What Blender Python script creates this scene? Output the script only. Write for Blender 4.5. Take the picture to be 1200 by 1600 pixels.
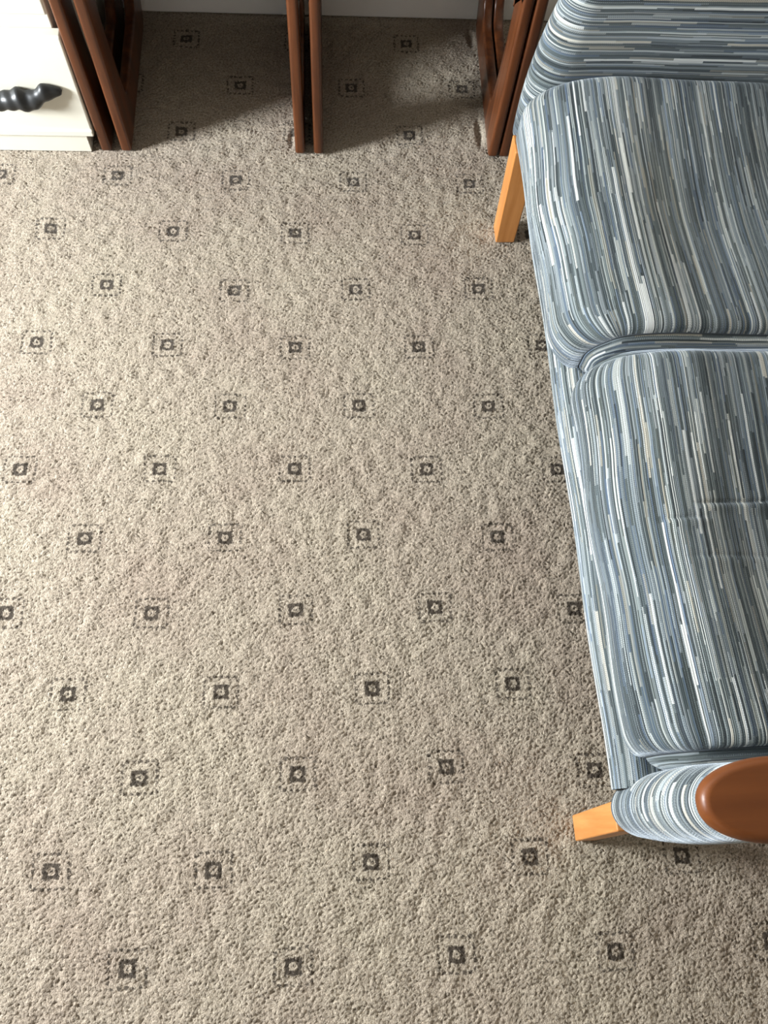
import bpy, bmesh, math
import numpy as np
from mathutils import Matrix, Vector

for o in list(bpy.data.objects):
    bpy.data.objects.remove(o)
SC = bpy.context.scene
COL = SC.collection

# ------------------------------------------------------------------ camera
cam_d = bpy.data.cameras.new('camera')
cam_d.sensor_fit = 'VERTICAL'; cam_d.sensor_height = 32.0; cam_d.sensor_width = 24.0
cam_d.lens = 1294.0 / 1600.0 * 32.0
cam_d.clip_start = 0.02
cam = bpy.data.objects.new('camera', cam_d)
COL.objects.link(cam)
cam.matrix_world = Matrix.Translation((0, 0, 1.55)) @ Matrix((
    (0.998003597, 0.0121747, -0.061972549),
    (-0.033445633, 0.934240161, -0.355072824),
    (0.053574338, 0.356436667, 0.932782232))).to_4x4()
SC.camera = cam

# ------------------------------------------------------------------ light
SC.view_settings.view_transform = 'Standard'
SC.view_settings.look = 'None'
SC.view_settings.gamma = 1.0
SC.view_settings.use_curve_mapping = False
SC.view_settings.exposure = 0.0
world = bpy.data.worlds.new('world'); SC.world = world
world.use_nodes = True
world.node_tree.nodes['Background'].inputs[0].default_value = (0.80, 0.90, 1.0, 1)
world.node_tree.nodes['Background'].inputs[1].default_value = 0.3

def area(name, loc, target, sx, sy, power, color):
    d = bpy.data.lights.new(name, 'AREA'); d.shape = 'RECTANGLE'
    d.size = sx; d.size_y = sy; d.energy = power; d.color = color
    o = bpy.data.objects.new(name, d); COL.objects.link(o)
    o.location = loc
    o.rotation_euler = (Vector(target) - Vector(loc)).to_track_quat('-Z', 'Y').to_euler()
    return o
RX0, RX1, RY0, RY1, RZ = -2.6, 1.32, -3.2, 1.982, 2.42      # room box
WY0, WY1, WZ0, WZ1 = 0.28, 0.98, 0.68, 1.40                 # window in the left wall
area('window_daylight', (RX0 - 0.10, (WY0+WY1)/2, (WZ0+WZ1)/2), (0, (WY0+WY1)/2, 0.9), WY1-WY0, WZ1-WZ0, 440, (0.92, 0.97, 1.0))
WX0, WX1 = -1.9, -0.3                                        # window in the wall behind the camera
area('rear_window_daylight', ((WX0+WX1)/2, RY0 - 0.10, 1.5), ((WX0+WX1)/2, 0, 1.2), WX1-WX0, 1.1, 10, (0.95, 0.98, 1.0))

# ------------------------------------------------------------------ helpers
def link(name, me, mat=None, parent=None):
    o = bpy.data.objects.new(name, me); COL.objects.link(o)
    if mat: me.materials.append(mat)
    if parent: o.parent = parent
    return o

def from_bm(name, bm, mat, parent=None, smooth=True, bevel=0.0, seg=2):
    bmesh.ops.recalc_face_normals(bm, faces=bm.faces)
    me = bpy.data.meshes.new(name); bm.to_mesh(me); bm.free()
    me.polygons.foreach_set('use_smooth', [smooth]*len(me.polygons))
    o = link(name, me, mat, parent)
    if bevel > 0:
        m = o.modifiers.new('bevel', 'BEVEL'); m.width = bevel; m.segments = seg
        m.limit_method = 'ANGLE'; m.angle_limit = math.radians(40)
        m.harden_normals = True
    return o

def box_bm(*boxes):
    bm = bmesh.new()
    for x0, x1, y0, y1, z0, z1 in boxes:
        r = bmesh.ops.create_cube(bm, size=1.0)
        for v in r['verts']:
            v.co = (x0 if v.co.x < 0 else x1, y0 if v.co.y < 0 else y1, z0 if v.co.z < 0 else z1)
    return bm

def empty(name, label, cat, loc=(0, 0, 0), rz=0.0, group=None):
    o = bpy.data.objects.new(name, None); COL.objects.link(o)
    o.empty_display_size = 0.1
    o.location = loc; o.rotation_euler = (0, 0, rz)
    o['label'] = label; o['category'] = cat
    if group: o['group'] = group
    return o

def grid_mesh(name, P, UV=None, closed_u=False, mat=None, parent=None):
    """P: (n, m, 3) array of points; UV: (n, m, 2) in metres."""
    n, m = P.shape[:2]
    idx = np.arange(n*m).reshape(n, m)
    mm = m if closed_u else m-1
    a = idx[:-1, :mm]; b = np.roll(idx, -1, 1)[:-1, :mm]; c = np.roll(idx, -1, 1)[1:, :mm]; d = idx[1:, :mm]
    F = np.stack([a, b, c, d], -1).reshape(-1, 4)
    me = bpy.data.meshes.new(name)
    me.vertices.add(n*m); me.vertices.foreach_set('co', P.astype(np.float32).ravel())
    me.loops.add(F.size); me.loops.foreach_set('vertex_index', F.ravel().astype(np.int32))
    me.polygons.add(len(F)); me.polygons.foreach_set('loop_start', np.arange(0, F.size, 4, dtype=np.int32))
    me.update(calc_edges=True)
    me.polygons.foreach_set('use_smooth', np.ones(len(F), bool))
    if UV is not None:
        uv = me.uv_layers.new(name='UVMap')
        L = UV.reshape(-1, 2)[F.ravel()].reshape(n-1, mm, 4, 2)
        if closed_u:                                     # last column wraps round: carry the coordinate on
            stepv = UV[:, -1]-UV[:, -2]
            L[:, -1, 1] = UV[:-1, -1]+stepv[:-1]; L[:, -1, 2] = UV[1:, -1]+stepv[1:]
        uv.data.foreach_set('uv', L.astype(np.float32).ravel())
    me.validate()
    return link(name, me, mat, parent)

# ------------------------------------------------------------------ node helpers
class NT:
    def __init__(s, name):
        s.m = bpy.data.materials.new(name); s.m.use_nodes = True
        s.t = s.m.node_tree; s.b = s.t.nodes['Principled BSDF']
    def n(s, kind, **kw):
        x = s.t.nodes.new(kind)
        for k, v in kw.items(): setattr(x, k, v)
        return x
    def put(s, sock, v):
        if isinstance(v, bpy.types.NodeSocket): s.t.links.new(v, sock)
        elif v is not None: sock.default_value = v
    def math(s, op, a, b=None, c=None, clamp=False):
        x = s.n('ShaderNodeMath', operation=op); x.use_clamp = clamp
        s.put(x.inputs[0], a)
        if b is not None: s.put(x.inputs[1], b)
        if c is not None: s.put(x.inputs[2], c)
        return x.outputs[0]
    def vmath(s, op, a, b=None):
        x = s.n('ShaderNodeVectorMath', operation=op); s.put(x.inputs[0], a)
        if b is not None: s.put(x.inputs[1], b)
        return x.outputs[0]
    def comb(s, x, y, z=0.0):
        c = s.n('ShaderNodeCombineXYZ')
        for i, v in enumerate((x, y, z)): s.put(c.inputs[i], v)
        return c.outputs[0]
    def noise(s, vec, scale, detail=2, rough=0.5, out=0):
        x = s.n('ShaderNodeTexNoise'); s.put(x.inputs['Vector'], vec)
        x.inputs['Scale'].default_value = scale; x.inputs['Detail'].default_value = detail
        x.inputs['Roughness'].default_value = rough
        return x.outputs[out]
    def white(s, vec, dim='2D', out='Value'):
        x = s.n('ShaderNodeTexWhiteNoise', noise_dimensions=dim)
        s.put(x.inputs['W' if dim == '1D' else 'Vector'], vec)
        return x.outputs[out]
    def mix(s, f, a, b, blend='MIX'):
        x = s.n('ShaderNodeMix', data_type='RGBA', blend_type=blend)
        s.put(x.inputs[0], f); s.put(x.inputs[6], a); s.put(x.inputs[7], b)
        return x.outputs[2]
    def ramp(s, f, stops, interp='LINEAR'):
        x = s.n('ShaderNodeValToRGB'); s.put(x.inputs[0], f)
        e = x.color_ramp; e.interpolation = interp
        while len(e.elements) < len(stops): e.elements.new(0.5)
        for el, (p, c) in zip(e.elements, stops):
            el.position = p; el.color = (*c, 1)
        return x.outputs[0]
    def smooth(s, v, a, b):
        x = s.n('ShaderNodeMapRange', interpolation_type='SMOOTHSTEP')
        s.put(x.inputs[0], v); x.inputs[1].default_value = a; x.inputs[2].default_value = b
        return x.outputs[0]
    def bump(s, h, strength, dist):
        x = s.n('ShaderNodeBump'); s.put(x.inputs['Height'], h)
        x.inputs['Strength'].default_value = strength; x.inputs['Distance'].default_value = dist
        s.t.links.new(x.outputs[0], s.b.inputs['Normal'])
    def set(s, **kw):
        for k, v in kw.items(): s.put(s.b.inputs[k.replace('_', ' ')], v)
        return s.m
def rgb(r, g, b):
    f = lambda c: (c/255/12.92) if c/255 <= .04045 else ((c/255+.055)/1.055)**2.4
    return (f(r), f(g), f(b))
def c4(t): return (*t, 1)

# ------------------------------------------------------------------ materials
def mat_carpet():
    N = NT('carpet_pile')
    pos = N.n('ShaderNodeNewGeometry').outputs['Position']
    at = N.n('ShaderNodeAttribute', attribute_name='motif').outputs['Vector']
    dn = N.vmath('SUBTRACT', N.noise(pos, 190, 2, .6, 1), (0.5, 0.5, 0.5))
    sc = N.n('ShaderNodeVectorMath', operation='SCALE'); N.put(sc.inputs[0], dn); sc.inputs['Scale'].default_value = 0.0115
    v = N.vmath('ADD', at, sc.outputs[0])
    sp = N.n('ShaderNodeSeparateXYZ'); N.put(sp.inputs[0], v)
    x, y = sp.outputs[0], sp.outputs[1]
    ax, ay = N.math('ABSOLUTE', x), N.math('ABSOLUTE', y)
    sq = N.math('MAXIMUM', ax, N.math('MULTIPLY', ay, 1.06))
    dark = N.math('SUBTRACT', 1.0, N.smooth(sq, .0125, .0158))
    r = N.math('SQRT', N.math('ADD', N.math('MULTIPLY', x, x), N.math('MULTIPLY', y, y)))
    ring = N.math('MULTIPLY', N.smooth(r, .0014, .0030), N.math('SUBTRACT', 1.0, N.smooth(r, .0062, .0080)))
    core = N.math('SUBTRACT', dark, N.math('MULTIPLY', ring, .95))
    # dotted outline
    hx, hy = .0305, .0275
    def dots(a, b, ha, hb, per):
        band = N.math('SUBTRACT', 1.0, N.smooth(N.math('ABSOLUTE', N.math('SUBTRACT', a, ha)), .0012, .0036))
        f = N.math('ABSOLUTE', N.math('SUBTRACT', N.math('FRACT', N.math('DIVIDE', N.math('ADD', b, per*10.5), per)), .5))
        d = N.math('SUBTRACT', 1.0, N.smooth(f, .22, .40))
        inside = N.math('SUBTRACT', 1.0, N.smooth(b, hb, hb+.003))
        return N.math('MULTIPLY', N.math('MULTIPLY', band, d), inside)
    dt = N.math('MAXIMUM', dots(ax, ay, hx, hy, .0105), dots(ay, ax, hy, hx, .0115))
    dt = N.math('MULTIPLY', dt, N.smooth(N.noise(pos, 120, 1), .28, .42))
    mk = N.math('MAXIMUM', N.math('MULTIPLY', dt, .92), core, clamp=True)
    mk = N.math('MULTIPLY', mk, 0.97)
    # heathered pile, plus shade between the tufts painted into the colour
    tuft = N.noise(pos, 330, 2, .7)
    big = N.noise(pos, 3.2, 3, .55)
    base = N.ramp(tuft, [(.28, CARPET[0]), (.5, CARPET[1]), (.72, CARPET[2])])
    tint = N.ramp(big, [(.3, (.86, .80, .78)), (.5, (.96, .94, .91)), (.7, (1.0, 1.0, .95))])
    base = N.mix(1.0, base, tint, 'MULTIPLY')
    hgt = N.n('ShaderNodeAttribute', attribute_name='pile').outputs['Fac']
    base = N.mix(N.smooth(hgt, -1.7, .3), N.mix(1.0, base, (.60, .58, .55, 1), 'MULTIPLY'), base)  # painted shade: colour darkens where the pile is low
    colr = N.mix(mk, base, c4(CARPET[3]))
    N.bump(N.noise(pos, 420, 2, .7), .9, .0030)
    return N.set(Base_Color=colr, Roughness=.95, Specular_IOR_Level=.1, Sheen_Weight=.15, Sheen_Roughness=.5)
CARPET = [rgb(134, 123, 111), rgb(164, 153, 139), rgb(190, 179, 164), rgb(62, 54, 46)]

def mat_fabric(name='striped_upholstery', ofs=0.0):
    N = NT(name)
    uv = N.n('ShaderNodeUVMap', uv_map='UVMap').outputs[0]
    sp = N.n('ShaderNodeSeparateXYZ'); N.put(sp.inputs[0], uv)
    u = N.math('ADD', sp.outputs[0], ofs); v = N.math('ADD', sp.outputs[1], ofs*1.7)
    wob = N.math('SUBTRACT', N.noise(N.comb(N.math('MULTIPLY', u, 8), N.math('MULTIPLY', v, 9)), 1, 2), .5)
    u = N.math('ADD', u, N.math('MULTIPLY', wob, .0035))
    def layer(w, seg, k):
        uu = N.math('ADD', N.math('DIVIDE', u, w), N.math('MULTIPLY', N.noise(N.comb(N.math('MULTIPLY', u, 60), k), 1, 0), 2.2))
        i = N.math('FLOOR', uu)
        rn = N.white(N.comb(i, k))
        j = N.math('FLOOR', N.math('ADD', N.math('MULTIPLY', v, N.math('DIVIDE', N.math('ADD', rn, .35), seg)), N.math('MULTIPLY', rn, 37.0)))
        c = N.white(N.comb(i, N.math('ADD', j, k*3.1)))
        h = N.math('ABSOLUTE', N.math('SUBTRACT', N.math('FRACT', uu), .5))
        return c, h, i, rn
    c1, h1, i1, r1 = layer(.0028, .10, 3.0)
    c2, h2, i2, r2 = layer(.0017, .26, 11.0)
    band = N.noise(N.comb(N.math('MULTIPLY', u, 26), N.math('MULTIPLY', v, 1.2)), 1, 1)
    pal = [(0, rgb(48, 55, 58)), (.18, rgb(78, 87, 90)), (.36, rgb(112, 121, 123)), (.50, rgb(88, 94, 91)),
           (.62, rgb(146, 155, 162)), (.74, rgb(172, 178, 182)), (.83, rgb(112, 128, 150)), (.89, rgb(212, 214, 210)), (.96, rgb(188, 181, 166))]
    A = N.ramp(c1, pal, 'CONSTANT')
    B = N.ramp(c2, [(0, rgb(44, 50, 52)), (.32, rgb(86, 94, 96)), (.60, rgb(132, 139, 141)), (.84, rgb(214, 216, 214)), (.93, rgb(96, 112, 136))], 'CONSTANT')
    col = N.mix(.52, A, B)
    col = N.mix(1.0, col, N.ramp(band, [(.3, (.38, .41, .41)), (.5, (.66, .68, .68)), (.68, (1.1, 1.1, 1.07))]), 'MULTIPLY')
    c3, h3, i3, r3 = layer(.0040, .11, 23.0)
    col = N.mix(N.math('MULTIPLY', N.math('GREATER_THAN', c3, .90), .6), col, N.ramp(r3, [(0, rgb(214, 216, 214)), (.5, rgb(196, 190, 176)), (.7, rgb(60, 68, 76))], 'CONSTANT'))
    # ribbed weave: little stitches across some stripes
    st = N.math('SINE', N.math('ADD', N.math('MULTIPLY', v, 2*math.pi/.0031), N.math('MULTIPLY', i2, 2.4)))
    on = N.math('GREATER_THAN', r2, .55)
    st2 = N.math('MULTIPLY', N.math('MULTIPLY', st, on), .5)
    col = N.mix(N.smooth(st2, .12, .45), col, N.mix(1.0, col, (.50, .52, .56, 1), 'MULTIPLY'))
    hh = N.math('ADD', N.math('MULTIPLY', N.math('ADD', h1, N.math('MULTIPLY', h2, .6)), -1.0), N.math('MULTIPLY', st2, -.3))
    N.bump(hh, .75, .0013)
    return N.set(Base_Color=col, Roughness=.85, Specular_IOR_Level=.2, Sheen_Weight=.45, Sheen_Roughness=.4, Sheen_Tint=(.80, .89, 1, 1))

def mat_wood(name, a, b, rough, scale=1.0, axis=2, coat=0.0):
    N = NT(name)
    pos = N.n('ShaderNodeTexCoord').outputs['Object']
    s = [38*scale]*3; s[axis] = 2.2*scale
    mp = N.vmath('MULTIPLY', pos, tuple(s))
    g = N.noise(mp, 1.0, 5, .62)
    f = N.noise(N.vmath('MULTIPLY', mp, (5, 5, 5)), 1.0, 2, .5)
    col = N.mix(N.smooth(g, .3, .72), c4(a), c4(b))
    col = N.mix(N.math('MULTIPLY', f, .25), col, N.mix(1.0, col, (.6, .55, .5, 1), 'MULTIPLY'))
    N.bump(f, .12, .0008)
    return N.set(Base_Color=col, Roughness=rough, Specular_IOR_Level=.3, Coat_Weight=coat, Coat_Roughness=.25)

def mat_paint(name, a, rough, bump=.06, scale=60):
    N = NT(name)
    pos = N.n('ShaderNodeNewGeometry').outputs['Position']
    g = N.noise(pos, scale, 3)
    col = N.mix(g, c4(a), c4(tuple(min(1, x*1.05) for x in a)))
    N.bump(g, bump, .002)
    return N.set(Base_Color=col, Roughness=rough)

M_CARPET = mat_carpet()
M_FAB = mat_fabric()
M_FAB2 = mat_fabric('striped_upholstery_arm', 3.37)
M_FAB3 = mat_fabric('striped_upholstery_second', 7.91)
M_TEAK = mat_wood('dark_teak', rgb(60, 31, 15), rgb(98, 54, 27), .34, 1.0, 2, .25)
M_TEAKY = mat_wood('dark_teak_top', rgb(60, 31, 15), rgb(98, 54, 27), .34, 1.0, 0, .25)
M_BEECH = mat_wood('orange_beech', rgb(166, 108, 54), rgb(188, 130, 74), .42, 1.2, 2, .1)
M_PAD = mat_wood('brown_arm_wood', rgb(92, 49, 20), rgb(106, 59, 26), .40, .8, 0, 0.0)
M_CREAM = mat_paint('cream_paint', rgb(197, 193, 180), .4, .02, 25)
M_WALL = mat_paint('white_wall_paint', rgb(240, 240, 237), .8, .15, 90)
M_TRIM = mat_paint('white_trim_paint', rgb(242, 242, 240), .4, .03, 30)
M_CEIL = mat_paint('ceiling_paint', rgb(150, 146, 138), .9)
M_ROOM = mat_paint('beige_wall_paint', rgb(140, 128, 112), .85, .15, 90)
N_ = NT('black_pewter'); M_BLACK = N_.set(Base_Color=(.018, .019, .020, 1), Roughness=.42, Metallic=.3)
N_ = NT('seam_thread'); M_SEAM = N_.set(Base_Color=(*rgb(52, 58, 64), 1), Roughness=.9)
N_ = NT('dark_gap'); M_DARK = N_.set(Base_Color=(.03, .028, .025, 1), Roughness=.9)

# ------------------------------------------------------------------ room shell
def structure(name, bm, mat, **kw):
    o = from_bm(name, bm, mat, **kw); o['kind'] = 'structure'; return o

structure('wall_back', box_bm((RX0-.1, RX1+.1, RY1, RY1+.1, -.02, RZ)), M_WALL, smooth=False)
structure('wall_right', box_bm((RX1, RX1+.1, RY0-.1, RY1, -.02, RZ)), M_ROOM, smooth=False)
structure('wall_left', box_bm((RX0-.1, RX0, RY0-.1, WY0, -.02, RZ), (RX0-.1, RX0, WY1, RY1, -.02, RZ),
          (RX0-.1, RX0, WY0, WY1, -.02, WZ0), (RX0-.1, RX0, WY0, WY1, WZ1, RZ)), M_ROOM, smooth=False)
structure('wall_front', box_bm((RX0, WX0, RY0-.1, RY0, -.02, RZ), (WX1, RX1, RY0-.1, RY0, -.02, RZ),
          (WX0, WX1, RY0-.1, RY0, -.02, .95), (WX0, WX1, RY0-.1, RY0, 2.05, RZ)), M_ROOM, smooth=False)
structure('ceiling', box_bm((RX0-.1, RX1+.1, RY0-.1, RY1+.1, RZ, RZ+.08)), M_CEIL, smooth=False)
def baseboard(name, x0, x1, y0, y1):
    return structure(name, box_bm((x0, x1, y0, y1, -.004, .10)), M_TRIM, bevel=.006)
baseboard('baseboard_back', -.50, RX1-.016, RY1-.014, RY1+.002)
baseboard('baseboard_right', RX1-.014, RX1+.002, RY0, RY1)
baseboard('baseboard_left', RX0-.002, RX0+.014, RY0, RY1)
w = structure('window_1', box_bm((RX0-.07, RX0-.02, WY0, WY0+.05, WZ0, WZ1), (RX0-.07, RX0-.02, WY1-.05, WY1, WZ0, WZ1),
          (RX0-.07, RX0-.02, WY0, WY1, WZ0, WZ0+.05), (RX0-.07, RX0-.02, WY0, WY1, WZ1-.05, WZ1)), M_TRIM, smooth=False)
w = structure('window_2', box_bm((WX0, WX0+.05, RY0-.07, RY0-.02, .95, 2.05), (WX1-.05, WX1, RY0-.07, RY0-.02, .95, 2.05),
          (WX0, WX1, RY0-.07, RY0-.02, .95, 1.0), (WX0, WX1, RY0-.07, RY0-.02, 2.0, 2.05)), M_TRIM, smooth=False)

# ------------------------------------------------------------------ carpet (the floor)
MOTIFS = [(-2, 10, -0.3542, 1.8795), (2, 10, 0.2038, 1.8794), (-1, 9, -0.2153, 1.726), (1, 9, 0.0596, 1.7248), (3, 9, 0.3376, 1.7278), (-2, 8, -0.3509, 1.5754), (2, 8, 0.1985, 1.575), (-5, 7, -0.7559, 1.4385), (-3, 7, -0.4906, 1.4391), (-1, 7, -0.2174, 1.4304), (1, 7, 0.0584, 1.4291), (3, 7, 0.3358, 1.4277), (-4, 6, -0.6269, 1.2855), (-2, 6, -0.354, 1.2814), (0, 6, -0.0779, 1.279), (2, 6, 0.197, 1.2765), (-3, 5, -0.4899, 1.1347), (-1, 5, -0.211, 1.1211), (1, 5, 0.0579, 1.126), (3, 5, 0.3351, 1.1292), (-4, 4, -0.6242, 0.9877), (-2, 4, -0.3492, 0.9816), (0, 4, -0.0765, 0.9753), (2, 4, 0.1928, 0.977), (4, 4, 0.4661, 0.9803), (-3, 3, -0.4843, 0.8372), (-1, 3, -0.2114, 0.8329), (1, 3, 0.0584, 0.8331), (3, 3, 0.3347, 0.8303), (-4, 2, -0.6232, 0.6925), (-2, 2, -0.3474, 0.6912), (0, 2, -0.0764, 0.6886), (2, 2, 0.1944, 0.6845), (4, 2, 0.4677, 0.6818), (-3, 1, -0.483, 0.5444), (-1, 1, -0.212, 0.5417), (1, 1, 0.0607, 0.5444), (3, 1, 0.3294, 0.535), (-4, 0, -0.6136, 0.3982), (-2, 0, -0.3444, 0.3927), (0, 0, -0.0726, 0.3935), (2, 0, 0.1953, 0.3932), (4, 0, 0.468, 0.3853), (-3, -1, -0.4846, 0.2447), (-1, -1, -0.2086, 0.2411), (1, -1, 0.0699, 0.2411), (3, -1, 0.3342, 0.2428), (-2, -2, -0.3461, 0.0953), (0, -2, -0.0678, 0.0933), (2, -2, 0.1997, 0.0973), (4, -2, 0.4705, 0.0836), (-3, -3, -0.4834, -0.052), (-1, -3, -0.2107, -0.0588), (1, -3, 0.0592, -0.0562), (3, -3, 0.3377, -0.0578), (5, -3, 0.6091, -0.0653), (-2, -4, -0.3445, -0.2038), (0, -4, -0.0741, -0.2112), (2, -4, 0.1987, -0.2043), (4, -4, 0.4697, -0.2105)]
def build_floor():
    step = .003
    X0, X1, Y0, Y1 = -.95, 1.15, -.52, 1.982
    nx, ny = int((X1-X0)/step)+1, int((Y1-Y0)/step)+1
    xs = np.linspace(X0, X1, nx); ys = np.linspace(Y0, Y1, ny)
    rng = np.random.default_rng(7)
    def band(lo, hi, ang=0.0, stretch=1.0):
        w = rng.standard_normal((ny, nx)); F = np.fft.rfft2(w)
        fy = np.fft.fftfreq(ny, step)[:, None]; fx = np.fft.rfftfreq(nx, step)[None, :]
        a = fx*math.cos(ang)+fy*math.sin(ang); b = (-fx*math.sin(ang)+fy*math.cos(ang))*stretch
        f = np.sqrt(a*a+b*b)
        G = np.exp(-(f*lo)**2*.5) * (1-np.exp(-(f*hi)**2*.5))
        h = np.fft.irfft2(F*G, s=(ny, nx)); return h/h.std()
    pile = band(.0042, .010, math.radians(28), 1.5)*.75 + band(.0042, .010, math.radians(-35), 1.5)*.6
    wave = band(.05, .09)
    Xg, Yg = np.meshgrid(xs, ys)
    Z = -.0045 + pile*.00125 + wave*.0006
    # old furniture dents in the pile
    for cx, cy, hx, hy, dep in ((.372, 1.905, .009, .030, .006), (.371, 1.585, .009, .040, .007), (-.088, 1.56, .006, .03, .004)):
        a = np.clip(1.4-np.hypot((Xg-cx)/hx, (Yg-cy)/hy), 0, 1); a = a*a*(3-2*a)
        Z -= dep*a
        a2 = np.clip(1.3-np.hypot((Xg-cx-.018)/.008, (Yg-cy)/hy), 0, 1); Z += .004*a2
    Z = np.minimum(Z, -.0004)
    P = np.stack([Xg, Yg, Z], -1)
    o = grid_mesh('floor', P)
    me = o.data
    # nearest motif centre for every vertex
    got = {(c, r): (x, y) for c, r, x, y in MOTIFS}
    S, SR = 0.13641, 0.14866
    best = np.full((ny, nx), 9.0); dx = np.full((ny, nx), 1.0); dy = np.full((ny, nx), 1.0)
    for r in range(-7, 12):
        for c in range(-8, 10):
            if (c+r) % 2: continue
            x, y = got.get((c, r), (c*S-.0750, r*SR+.3893))
            q = (Xg-x)**2+(Yg-y)**2; m = q < best
            best[m] = q[m]; dx[m] = (Xg-x)[m]; dy[m] = (Yg-y)[m]
    at = me.attributes.new('motif', 'FLOAT_VECTOR', 'POINT')
    at.data.foreach_set('vector', np.stack([dx, dy, dx*0], -1).astype(np.float32).ravel())
    ap = me.attributes.new('pile', 'FLOAT', 'POINT')
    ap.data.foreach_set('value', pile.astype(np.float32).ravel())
    me.materials.append(M_CARPET)
    o['kind'] = 'structure'
    # rest of the room's carpet, outside the close-up
    bm = bmesh.new(); bm.from_mesh(me)
    lay = bm.verts.layers.float_vector['motif']; lp = bm.verts.layers.float['pile']
    for x0, x1, y0, y1 in ((RX0, X0, RY0, RY1), (X1, RX1, RY0, RY1), (X0, X1, RY0, Y0)):
        for r in range(-26, 13):                        # one tile per motif, laid like bricks
            for c in range(-22, 12):
                if (c+r) % 2: continue
                mx, my = got.get((c, r), (c*S-.0750, r*SR+.3893))
                gx, gy = c*S-.0750, r*SR+.3893
                a, b = max(x0, gx-S), min(x1, gx+S); d, e = max(y0, gy-SR/2), min(y1, gy+SR/2)
                if b-a < 1e-4 or e-d < 1e-4: continue
                vs = [bm.verts.new((px, py, -.0045)) for px, py in ((a, d), (b, d), (b, e), (a, e))]
                for v in vs: v[lay] = (v.co.x-mx, v.co.y-my, 0); v[lp] = -.7  # flat tiles get an even share of the painted gap shade
                bm.faces.new(vs)
    bm.to_mesh(me); bm.free()
    return o
build_floor()

# ------------------------------------------------------------------ chest of drawers
chest = empty('chest_of_drawers', 'cream painted chest of drawers with black lumpy pull, left of the teak tables', 'chest', (-.76, 1.505, 0))
def cb(name, x0, x1, y0, y1, z0, z1, mat=M_CREAM, bevel=.003, parent=chest):
    # coordinates relative to the chest's base at (-.76, 1.505)
    return from_bm(name, box_bm((x0+.76, x1+.76, y0-1.505, y1-1.505, z0, z1)), mat, parent, bevel=bevel, seg=3)
CX0, CX1 = -1.22, -.548
cb('plinth', CX0+.008, CX1-.006, 1.507, 1.955, -.002, .050, bevel=.0015)
cb('carcass', CX0, CX1-.004, 1.530, 1.962, .048, .74)
cb('chest_top', CX0-.01, CX1+.01, 1.512, 1.965, .74, .762, bevel=.006)
def lumpy_pull(parent, cx, cz, y):
    n, m = 60, 20
    t = np.linspace(0, 1, n); a = np.linspace(0, 2*math.pi, m, endpoint=False)
    L = .20
    T, A = np.meshgrid(t, a, indexing='ij')
    r = .0035 + .0165*np.sin(np.pi*np.clip(T, 0, 1))**.55
    r = r*(1 + .15*np.sin(T*24+.8)*(.35+.65*np.sin(A)) + .08*np.sin(T*47+A) + .10*np.sin(A*2+T*5))
    r[0] = .0005; r[-1] = .0005
    lift = .012*np.sin(np.pi*T)**.8
    x = cx + (T-.5)*L
    z = cz + r*np.sin(A)*1.12 + .010*(T-.5)*2 - .012*np.sin(np.pi*T) + .004*np.sin(T*17)
    yy = y - lift - r*np.cos(A)*.9 - .004
    return grid_mesh('handle', np.stack([x+.76, yy-1.505, z], -1), None, True, M_BLACK, parent)
for i, (z0, z1) in enumerate(((.049, .304), (.330, .525), (.533, .728))):
    yf = 1.503 if i == 0 else 1.528
    d = cb('drawer', CX0+.002, (CX1+.013) if i == 0 else CX1-.006, yf, yf+.028, z0, z1, bevel=.005)
    if i == 0:
        cb('drawer_lip', CX0+.001, CX1+.0135, 1.498, 1.506, .051, .068, bevel=.003, parent=d)
    lumpy_pull(d, -.668, (z0+z1)/2-.004 if i == 0 else (z0+z1)/2, yf)

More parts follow.
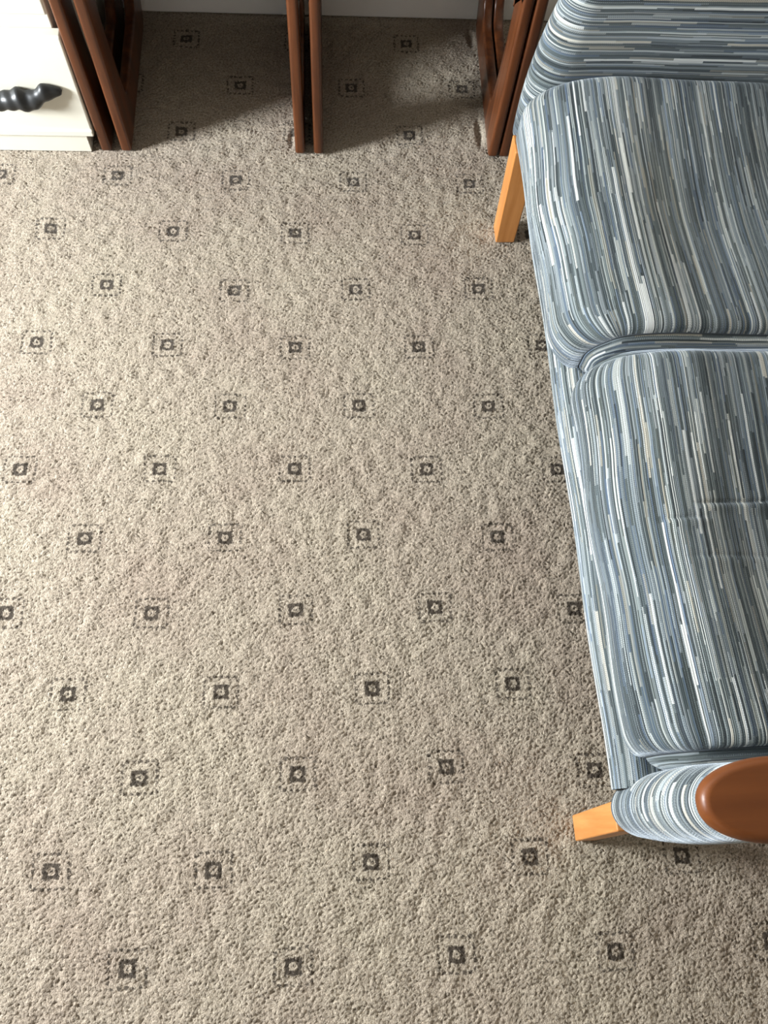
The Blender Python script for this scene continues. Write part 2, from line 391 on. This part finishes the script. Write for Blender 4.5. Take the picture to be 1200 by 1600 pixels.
# ------------------------------------------------------------------ nest of tables
def ring_frame(name, x0, x1, lean, h, parent, ox, oy):
    """closed sled-shaped side frame in the YZ plane, rounded corners, between x0 and x1"""
    def rounded(pts, seg=7):
        out = []
        k = len(pts)
        for i in range(k):
            p, r = np.array(pts[i][:2]), pts[i][2]
            a, b = np.array(pts[i-1][:2]), np.array(pts[(i+1) % k][:2])
            da, db = (a-p)/np.linalg.norm(a-p), (b-p)/np.linalg.norm(b-p)
            p1, p2 = p+da*r, p+db*r
            for s in range(seg+1):
                t = s/seg
                out.append((1-t)**2*p1+2*t*(1-t)*p+t*t*p2)
        return np.array(out)
    f = 1.505
    outer = rounded([(f, 0, .008), (f-lean*.75, h*.62, .12), (f-lean, h, .02), (1.952, h, .02), (1.955, .30, .1), (1.957, .075, .035), (1.925, 0, .035)])
    inner = rounded([(f+.092, .078, .018), (f-lean*.75+.066, h*.62, .12), (f-lean+.072, h-.060, .03), (1.885, h-.060, .03), (1.893, .28, .1), (1.882, .115, .022), (1.84, .080, .024)])
    bm = bmesh.new(); n = len(outer)
    d = .006
    def shrink(R, s):
        c = R.mean(0); nrm = np.roll(R, -1, 0)-np.roll(R, 1, 0)
        nrm = np.stack([nrm[:, 1], -nrm[:, 0]], 1); nrm /= np.linalg.norm(nrm, axis=1)[:, None]+1e-9
        return R+nrm*s
    area2 = lambda R: np.sum(R[:, 0]*np.roll(R[:, 1], -1)-np.roll(R[:, 0], -1)*R[:, 1])
    so = -1 if area2(outer) > 0 else 1     # direction that moves the outline inwards
    si = 1 if area2(inner) > 0 else -1
    loops = []
    prof = [(0, d), (d*.3, d*.3), (d, 0)]
    xs = [(x0+a, b) for a, b in prof] + [(x1-a, b) for a, b in reversed(prof)]
    rows_o = [[bm.verts.new((x-ox, p[0]-oy, p[1])) for p in shrink(outer, so*b)] for x, b in xs]
    rows_i = [[bm.verts.new((x-ox, p[0]-oy, p[1])) for p in shrink(inner, si*b)] for x, b in xs]
    for rows in (rows_o, rows_i):
        for A, B in zip(rows[:-1], rows[1:]):
            for j in range(n):
                bm.faces.new((A[j], A[(j+1) % n], B[(j+1) % n], B[j]))
    for k in (0, -1):
        for j in range(n):
            bm.faces.new((rows_o[k][j], rows_o[k][(j+1) % n], rows_i[k][(j+1) % n], rows_i[k][j]))
    o = from_bm(name, bm, M_TEAK, parent)
    m = o.modifiers.new('wn', 'WEIGHTED_NORMAL'); m.keep_sharp = False
    return o

def table(name, label, xa, xb, leans, h, top, group=None):
    """xa, xb: (x0, x1) of the two side frames"""
    cx, cy = (xa[0]+xb[1])/2, 1.73
    t = empty(name, label, 'table', (cx, cy, 0), 0, group)
    ring_frame('side_frame', *xa, leans[0], h, t, cx, cy)
    ring_frame('side_frame', *xb, leans[1], h, t, cx, cy)
    x0, x1 = xa[1]-.004-cx, xb[0]+.004-cx
    from_bm('back_rail', box_bm((x0, x1, 1.90-cy, 1.92-cy, h-(.010 if h > .45 else .058), h-.001)), M_TEAKY, t, bevel=.003)
    y0, y1, o = top
    bm = box_bm((xa[0]-o-cx, xb[1]+o-cx, y0-cy, y1-cy, h+.001, h+.020))
    from_bm('tabletop', bm, M_TEAKY, t, bevel=.008, seg=3)
    return t
GR = 'nest of dark teak tables along the back wall'
table('coffee_table', 'long dark teak coffee table standing over the two small nested tables', (-.531, -.507), (.412, .437), (.014, .004), .462, (1.497, 1.962, .004), GR)
table('nesting_table', 'small dark teak nesting table next to the cream chest', (-.485, -.461), (-.078, -.055), (.010, .012), .430, (1.515, 1.955, 0.002), GR)
table('nesting_table', 'small dark teak nesting table next to the striped sofa', (-.034, -.012), (.385, .409), (.018, .004), .430, (1.515, 1.955, 0.002), GR)

# ------------------------------------------------------------------ sofa
YAW = math.radians(1.35)
sofa = empty('sofa', 'two-seat sofa in blue-grey streaked fabric with wooden arm pads and orange wooden legs', 'sofa', (.405, 0.0, 0), YAW)

def sstep(a): a = np.clip(a, 0, 1); return a*a*(3-2*a)

def cushion_profile(x0, x1, z0, z1, rf, rb, n=120):
    """open-ended closed loop in XZ: bottom-front -> front -> top -> back -> bottom"""
    pts = []
    def arc(cx, cz, rx, rz, a0, a1, k):
        for a in np.linspace(a0, a1, k, endpoint=False):
            pts.append((cx+rx*math.cos(a), cz+rz*math.sin(a)))
    h = z1-z0
    arc(x0+.035, z0+.030, .035, .030, 1.5*math.pi, math.pi, 16)
    arc(x0+rf*2.1, z1-rf, rf*2.1, rf, math.pi, .5*math.pi, 34)
    for x in np.linspace(x0+rf*2.1, x1-rb, 60, endpoint=False): pts.append((x, z1))
    arc(x1-rb, z1-rb, rb, rb, .5*math.pi, 0, 10)
    arc(x1-.02, z0+.02, .02, .02, 0, -.5*math.pi, 6)
    for x in np.linspace(x1-.02, x0+.035, 24, endpoint=False): pts.append((x, z0))
    return np.array(pts)

def seat_cushion(name, y0, y1, x0, x1, z0, z1, mat, creases=(), crown=.016, seed=1, Rn=.05, Rfar=.05, tilt=.07, bulge=.004, dents=()):
    prof = cushion_profile(x0, x1, z0, z1, .092, .04)
    m = len(prof)
    W = y1-y0
    ny = 260
    ts = np.linspace(0, 1, ny)
    ys = y0+W*ts
    Rt = .024                                   # plan radius of the front corners, edge roll of the top
    cz = (z0+z1)/2
    P = np.zeros((ny, m, 3)); 
    seglen = np.r_[0, np.cumsum(np.hypot(*np.diff(prof, axis=0).T))]
    xx, zz = prof[:, 0], prof[:, 1]
    top = sstep((zz-cz)/(z1-cz))                          # 0 under, 1 on top
    frontw = sstep((x0+.11-xx)/.10)
    rng = np.random.default_rng(seed)
    ph = rng.uniform(0, 6.28, 8)
    for i, y in enumerate(ys):
        d = min(y-y0, y1-y)
        e = 0.0
        Rc = Rn if y-y0 < y1-y else Rfar
        ins = Rc*(1-math.sqrt(max(0, 1-(1-min(d/Rc, 1))**2)))*.60 
        roll = Rt*(1-math.sqrt(max(0, 1-(1-min(d/Rt, 1))**2)))*.60
        cr = crown*(math.sin(math.pi*min(max((y-y0)/W, 0), 1))**.35)
        X = xx + ins*frontw
        bell = np.sin(math.pi*np.clip((xx-x0)/(x1-x0), 0, 1))**.6
        Z = zz + top*(cr*(.35+.65*bell) - roll)
        Z -= top*.016*math.sin(math.pi*(y-y0)/W)**.7*sstep((xx-x0-.07)/.16)*sstep((x1-xx)/.12)
        Z -= top*tilt*np.clip(xx-x0-.05, 0, 1)
        Z += top*.0035*(np.sin(xx*9+ph[0]+y*4)*np.sin(y*8+ph[1]) + .4*np.sin(xx*21+ph[2])*np.sin(y*13+ph[3]+xx*5))
        X -= frontw*(1-top)*bulge*math.sin(math.pi*(y-y0)/W)**.25
        X += .0022*frontw*math.sin(y*24+ph[4])
        P[i, :, 0] = X; P[i, :, 1] = y; P[i, :, 2] = Z
    for (dx_, dy_, rx_, ry_, dep) in dents:                # where people have sat
        P[:, :, 2] -= dep*top[None, :]*np.exp(-((P[:, :, 0]-dx_)/rx_)**2-((P[:, :, 1]-dy_)/ry_)**2)
    for (cy, xa, xb, dep, slope) in creases:
        Y = P[:, :, 1]-(cy+slope*(P[:, :, 0]-xa)); Xp = P[:, :, 0]
        w = sstep((Xp-xa)/.03)*sstep((xb-Xp)/.04)*top[None, :]
        P[:, :, 2] -= dep*w*np.exp(-(Y/.0028)**2)
        P[:, :, 2] += dep*.6*w*np.exp(-((Y+.009)/.007)**2)
    UV = np.zeros((ny, m, 2)); UV[:, :, 0] = seglen[None, :]; UV[:, :, 1] = ys[:, None]
    UV[:, :, 0] += .010*np.sin(math.pi*ts)[:, None]
    c = grid_mesh(name, P, UV, True, mat, sofa)
    # boxed side panels, stripes running along the panel
    for side, row, sgn in (('near', 0, -1), ('far', -1, 1)):
        ring = P[row].copy()
        cen = np.array([(x0+x1)/2, 0, cz])
        K = 14; Q = np.zeros((K, m, 3)); U2 = np.zeros((K, m, 2))
        for k in range(K):
            s = k/(K-1)
            inset = .062*s
            dirv = ring-cen; dirv[:, 1] = 0
            # inwards, keeping the outline: move towards the medial segment
            mx = np.clip(ring[:, 0], x0+.062, x1-.05); tgt = np.stack([mx, ring[:, 1], np.full(m, cz)], 1)
            q = ring + (tgt-ring)*s
            bul = .024*math.sin(min(1, s*1.25)*math.pi*.5)**.8 if k else 0
            if k == 1: bul *= .4
            q[:, 1] = ring[:, 1]+sgn*(bul - (.0025 if k == 0 else 0))
            Q[k] = q
            U2[k, :, 0] = 2.0+inset*.85; U2[k, :, 1] = seglen
        o = grid_mesh('side_panel', Q, U2, True, mat, c)
        # stitched seam cord where panel and cover meet
        up = np.where(ring[:, 2] > z0+.02)[0]
        cur = ring[up[0]:up[-1]+1].copy(); cur[:, 1] += sgn*.0006
        tn = np.gradient(cur, axis=0); nn = np.stack([-tn[:, 2], 0*tn[:, 0], tn[:, 0]], 1); nn /= np.linalg.norm(nn, axis=1)[:, None]+1e-9
        T = np.stack([cur+.0011*(math.cos(a)*nn+math.sin(a)*np.array([0, 1, 0])) for a in np.linspace(0, 2*math.pi, 7)[:-1]], 1)
        grid_mesh('seam', T, None, True, M_SEAM, c)
    return c

C1 = seat_cushion('seat_cushion', .080, .690, .012, .62, .315, .456, M_FAB, Rn=.036, dents=((.24, .36, .12, .17, .014),), creases=((.425, .13, .34, .0032, .04), (.405, .07, .16, .003, -.02), (.345, .10, .30, .0014, .0)), seed=3)
C2 = seat_cushion('seat_cushion', .722, 1.264, -.006, .62, .315, .462, M_FAB3, seed=8, bulge=.008, dents=((.25, .97, .12, .15, .012),), Rn=.065, Rfar=.03)

# rail under the cushions
def rail():
    prof = []
    x0, z0, z1 = .008, .238, .335
    for a in np.linspace(1.5*math.pi, .5*math.pi, 30):
        prof.append((x0+.034+.040*math.cos(a), (z0+z1)/2+(z1-z0)/2*math.sin(a)))
    prof += [(.3, z1-.01), (.60, z1-.01), (.60, z0), (.3, z0)]
    prof = np.array(prof); m = len(prof); sl = np.r_[0, np.cumsum(np.hypot(*np.diff(prof, axis=0).T))]
    ys = np.linspace(.040, 1.285, 160)
    P = np.zeros((160, m, 3)); P[:, :, 0] = prof[None, :, 0]+.0015*np.sin(ys*17)[:, None]; P[:, :, 1] = ys[:, None]; P[:, :, 2] = prof[None, :, 1]
    UV = np.zeros((160, m, 2)); UV[:, :, 0] = sl+5; UV[:, :, 1] = ys[:, None]
    return grid_mesh('front_rail', P, UV, True, M_FAB2, sofa)
rail()

def arm(yc, th, x1, side):
    """padded end panel: stack of rounded outlines; stripes follow constant height"""
    nz, m = 90, 150
    z0, z1 = .240, .592
    t = np.linspace(0, 1, nz)
    P = np.zeros((nz, m, 3)); UV = np.zeros((nz, m, 2))
    for i, s in enumerate(t):
        z = z0+(z1-z0)*s
        edge = min(s, 1-s)*(z1-z0)
        ins = (.008 if s < .5 else .020)*(1-math.sqrt(max(0, 1-(1-min(edge/.022, 1))**2)))
        half = th/2*(1+.20*math.sin(math.pi*min(1, s*1.05))) - ins
        xf = .006+.036*(s**2)+ins - .006*math.sin(math.pi*s)
        pts = []
        r = half
        na = 40; nl = (m-2*na)//2
        for a in np.linspace(-.5*math.pi, -1.5*math.pi, na): pts.append((xf+1.25*r+1.25*r*math.cos(a), yc+r*math.sin(a)))
        for x in np.linspace(xf+1.25*r, x1-r, nl+1)[1:]: pts.append((x, yc+r))
        for a in np.linspace(.5*math.pi, -.5*math.pi, na)[1:]: pts.append((x1-r+r*math.cos(a), yc+r*math.sin(a)))
        for x in np.linspace(x1-r, xf+1.25*r, nl+3)[1:-1]: pts.append((x, yc-r))
        pts = np.roll(np.array(pts)[:m], -(na+nl+na//2), 0)
        P[i, :, :2] = pts; P[i, :, 2] = z
        sl = np.r_[0, np.cumsum(np.hypot(*np.diff(pts, axis=0).T))]
        UV[i, :, 0] = (z+.9+yc)*.8; UV[i, :, 1] = sl*.9
        # soft sag of the stripes on the inner face
        P[i, :, 2] += .004*np.sin(pts[:, 0]*9+yc*5)*math.sin(math.pi*s)
    o = grid_mesh('arm_panel', P, UV, True, M_FAB2, sofa)
    bm = bmesh.new(); bm.from_mesh(o.data); bm.verts.ensure_lookup_table()
    bm.faces.new([bm.verts[j] for j in range(m)][::-1]); bm.faces.new([bm.verts[(nz-1)*m+j] for j in range(m)])
    bm.to_mesh(o.data); bm.free()
    return o

def arm_pad(yc, x0, x1, hw):
    n = 48; outline = []
    L = .092
    for a in np.linspace(1.5*math.pi, .5*math.pi, n): outline.append((x0+L+L*math.cos(a), hw*math.copysign(abs(math.sin(a))**.86, math.sin(a))))
    outline += [(x1-.05, hw*.86), (x1-.015, hw*.76), (x1, hw*.55), (x1, -hw*.55), (x1-.015, -hw*.76), (x1-.05, -hw*.86)]
    O = np.array(outline); m = len(O)
    rows = []
    z0, z1 = .594, .622
    for k in range(19):
        a = math.pi*(k/18) - math.pi/2
        inset = .010*(1-math.cos(a))
        if k == 0: inset = .020
        z = (z0+z1)/2+(z1-z0)/2*math.sin(a)
        sx = 1-inset/((x1-x0)/2); sy = 1-inset/hw
        c = np.array([(x0+x1)/2, 0])
        q = c+(O-c)*np.array([sx, sy]); rows.append(np.column_stack([q[:, 0], q[:, 1]+yc, np.full(m, z)]))
    P = np.array(rows)
    o = grid_mesh('arm_pad', P, None, True, M_PAD, sofa)
    bm = bmesh.new(); bm.from_mesh(o.data); bm.verts.ensure_lookup_table()
    for f in (bm.faces.new([bm.verts[j] for j in range(m)][::-1]), bm.faces.new([bm.verts[(len(rows)-1)*m+j] for j in range(m)])): f.smooth = True
    bm.to_mesh(o.data); bm.free()
    return o
arm(.012, .082, .74, 0); arm_pad(.012, -.010, .80, .046)
arm(1.325, .082, .74, 1); arm_pad(1.352, .010, .80, .046)

def leg(x, y, wx, wy, top_z, lean=(0, 0)):
    bm = box_bm((-wx/2, wx/2, -wy/2, wy/2, 0, top_z))
    for v in bm.verts:
        if v.co.z > .01: v.co.x = v.co.x*1.15+lean[0]; v.co.y = v.co.y*1.0+lean[1]
    o = from_bm('leg', bm, M_BEECH, sofa, bevel=.003, seg=2)
    o.location = (x, y, -.001)
    return o
leg(.034, -.014, .040, .044, .252, (0, .017))
leg(.030, 1.277, .044, .048, .262, (-.002, .012))
leg(.70, -.006, .046, .046, .262); leg(.70, 1.29, .046, .046, .262)
# seat deck, back frame and back cushions (out of the picture, kept simple but whole)
from_bm('seat_deck', box_bm((.055, .70, .06, 1.275, .245, .312)), M_FAB2, sofa, bevel=.01)
def back_cushion(y0, y1):
    bm = box_bm((.635, .79, y0, y1, .335, .86))
    for v in bm.verts:
        if v.co.z > .6: v.co.x += .07
    bmesh.ops.recalc_face_normals(bm, faces=bm.faces)
    uv = bm.loops.layers.uv.new('UVMap')
    for f in bm.faces:
        for l in f.loops: l[uv].uv = (l.vert.co.z+l.vert.co.x, l.vert.co.y)
    return from_bm('back_cushion', bm, M_FAB, sofa, bevel=.05, seg=6)
back_cushion(.075, .672); back_cushion(.680, 1.268)
bm = box_bm((.80, .835, .06, 1.28, .26, .80))
for v in bm.verts:
    if v.co.z > .6: v.co.x += .07
from_bm('back_frame', bm, M_BEECH, sofa, bevel=.008)
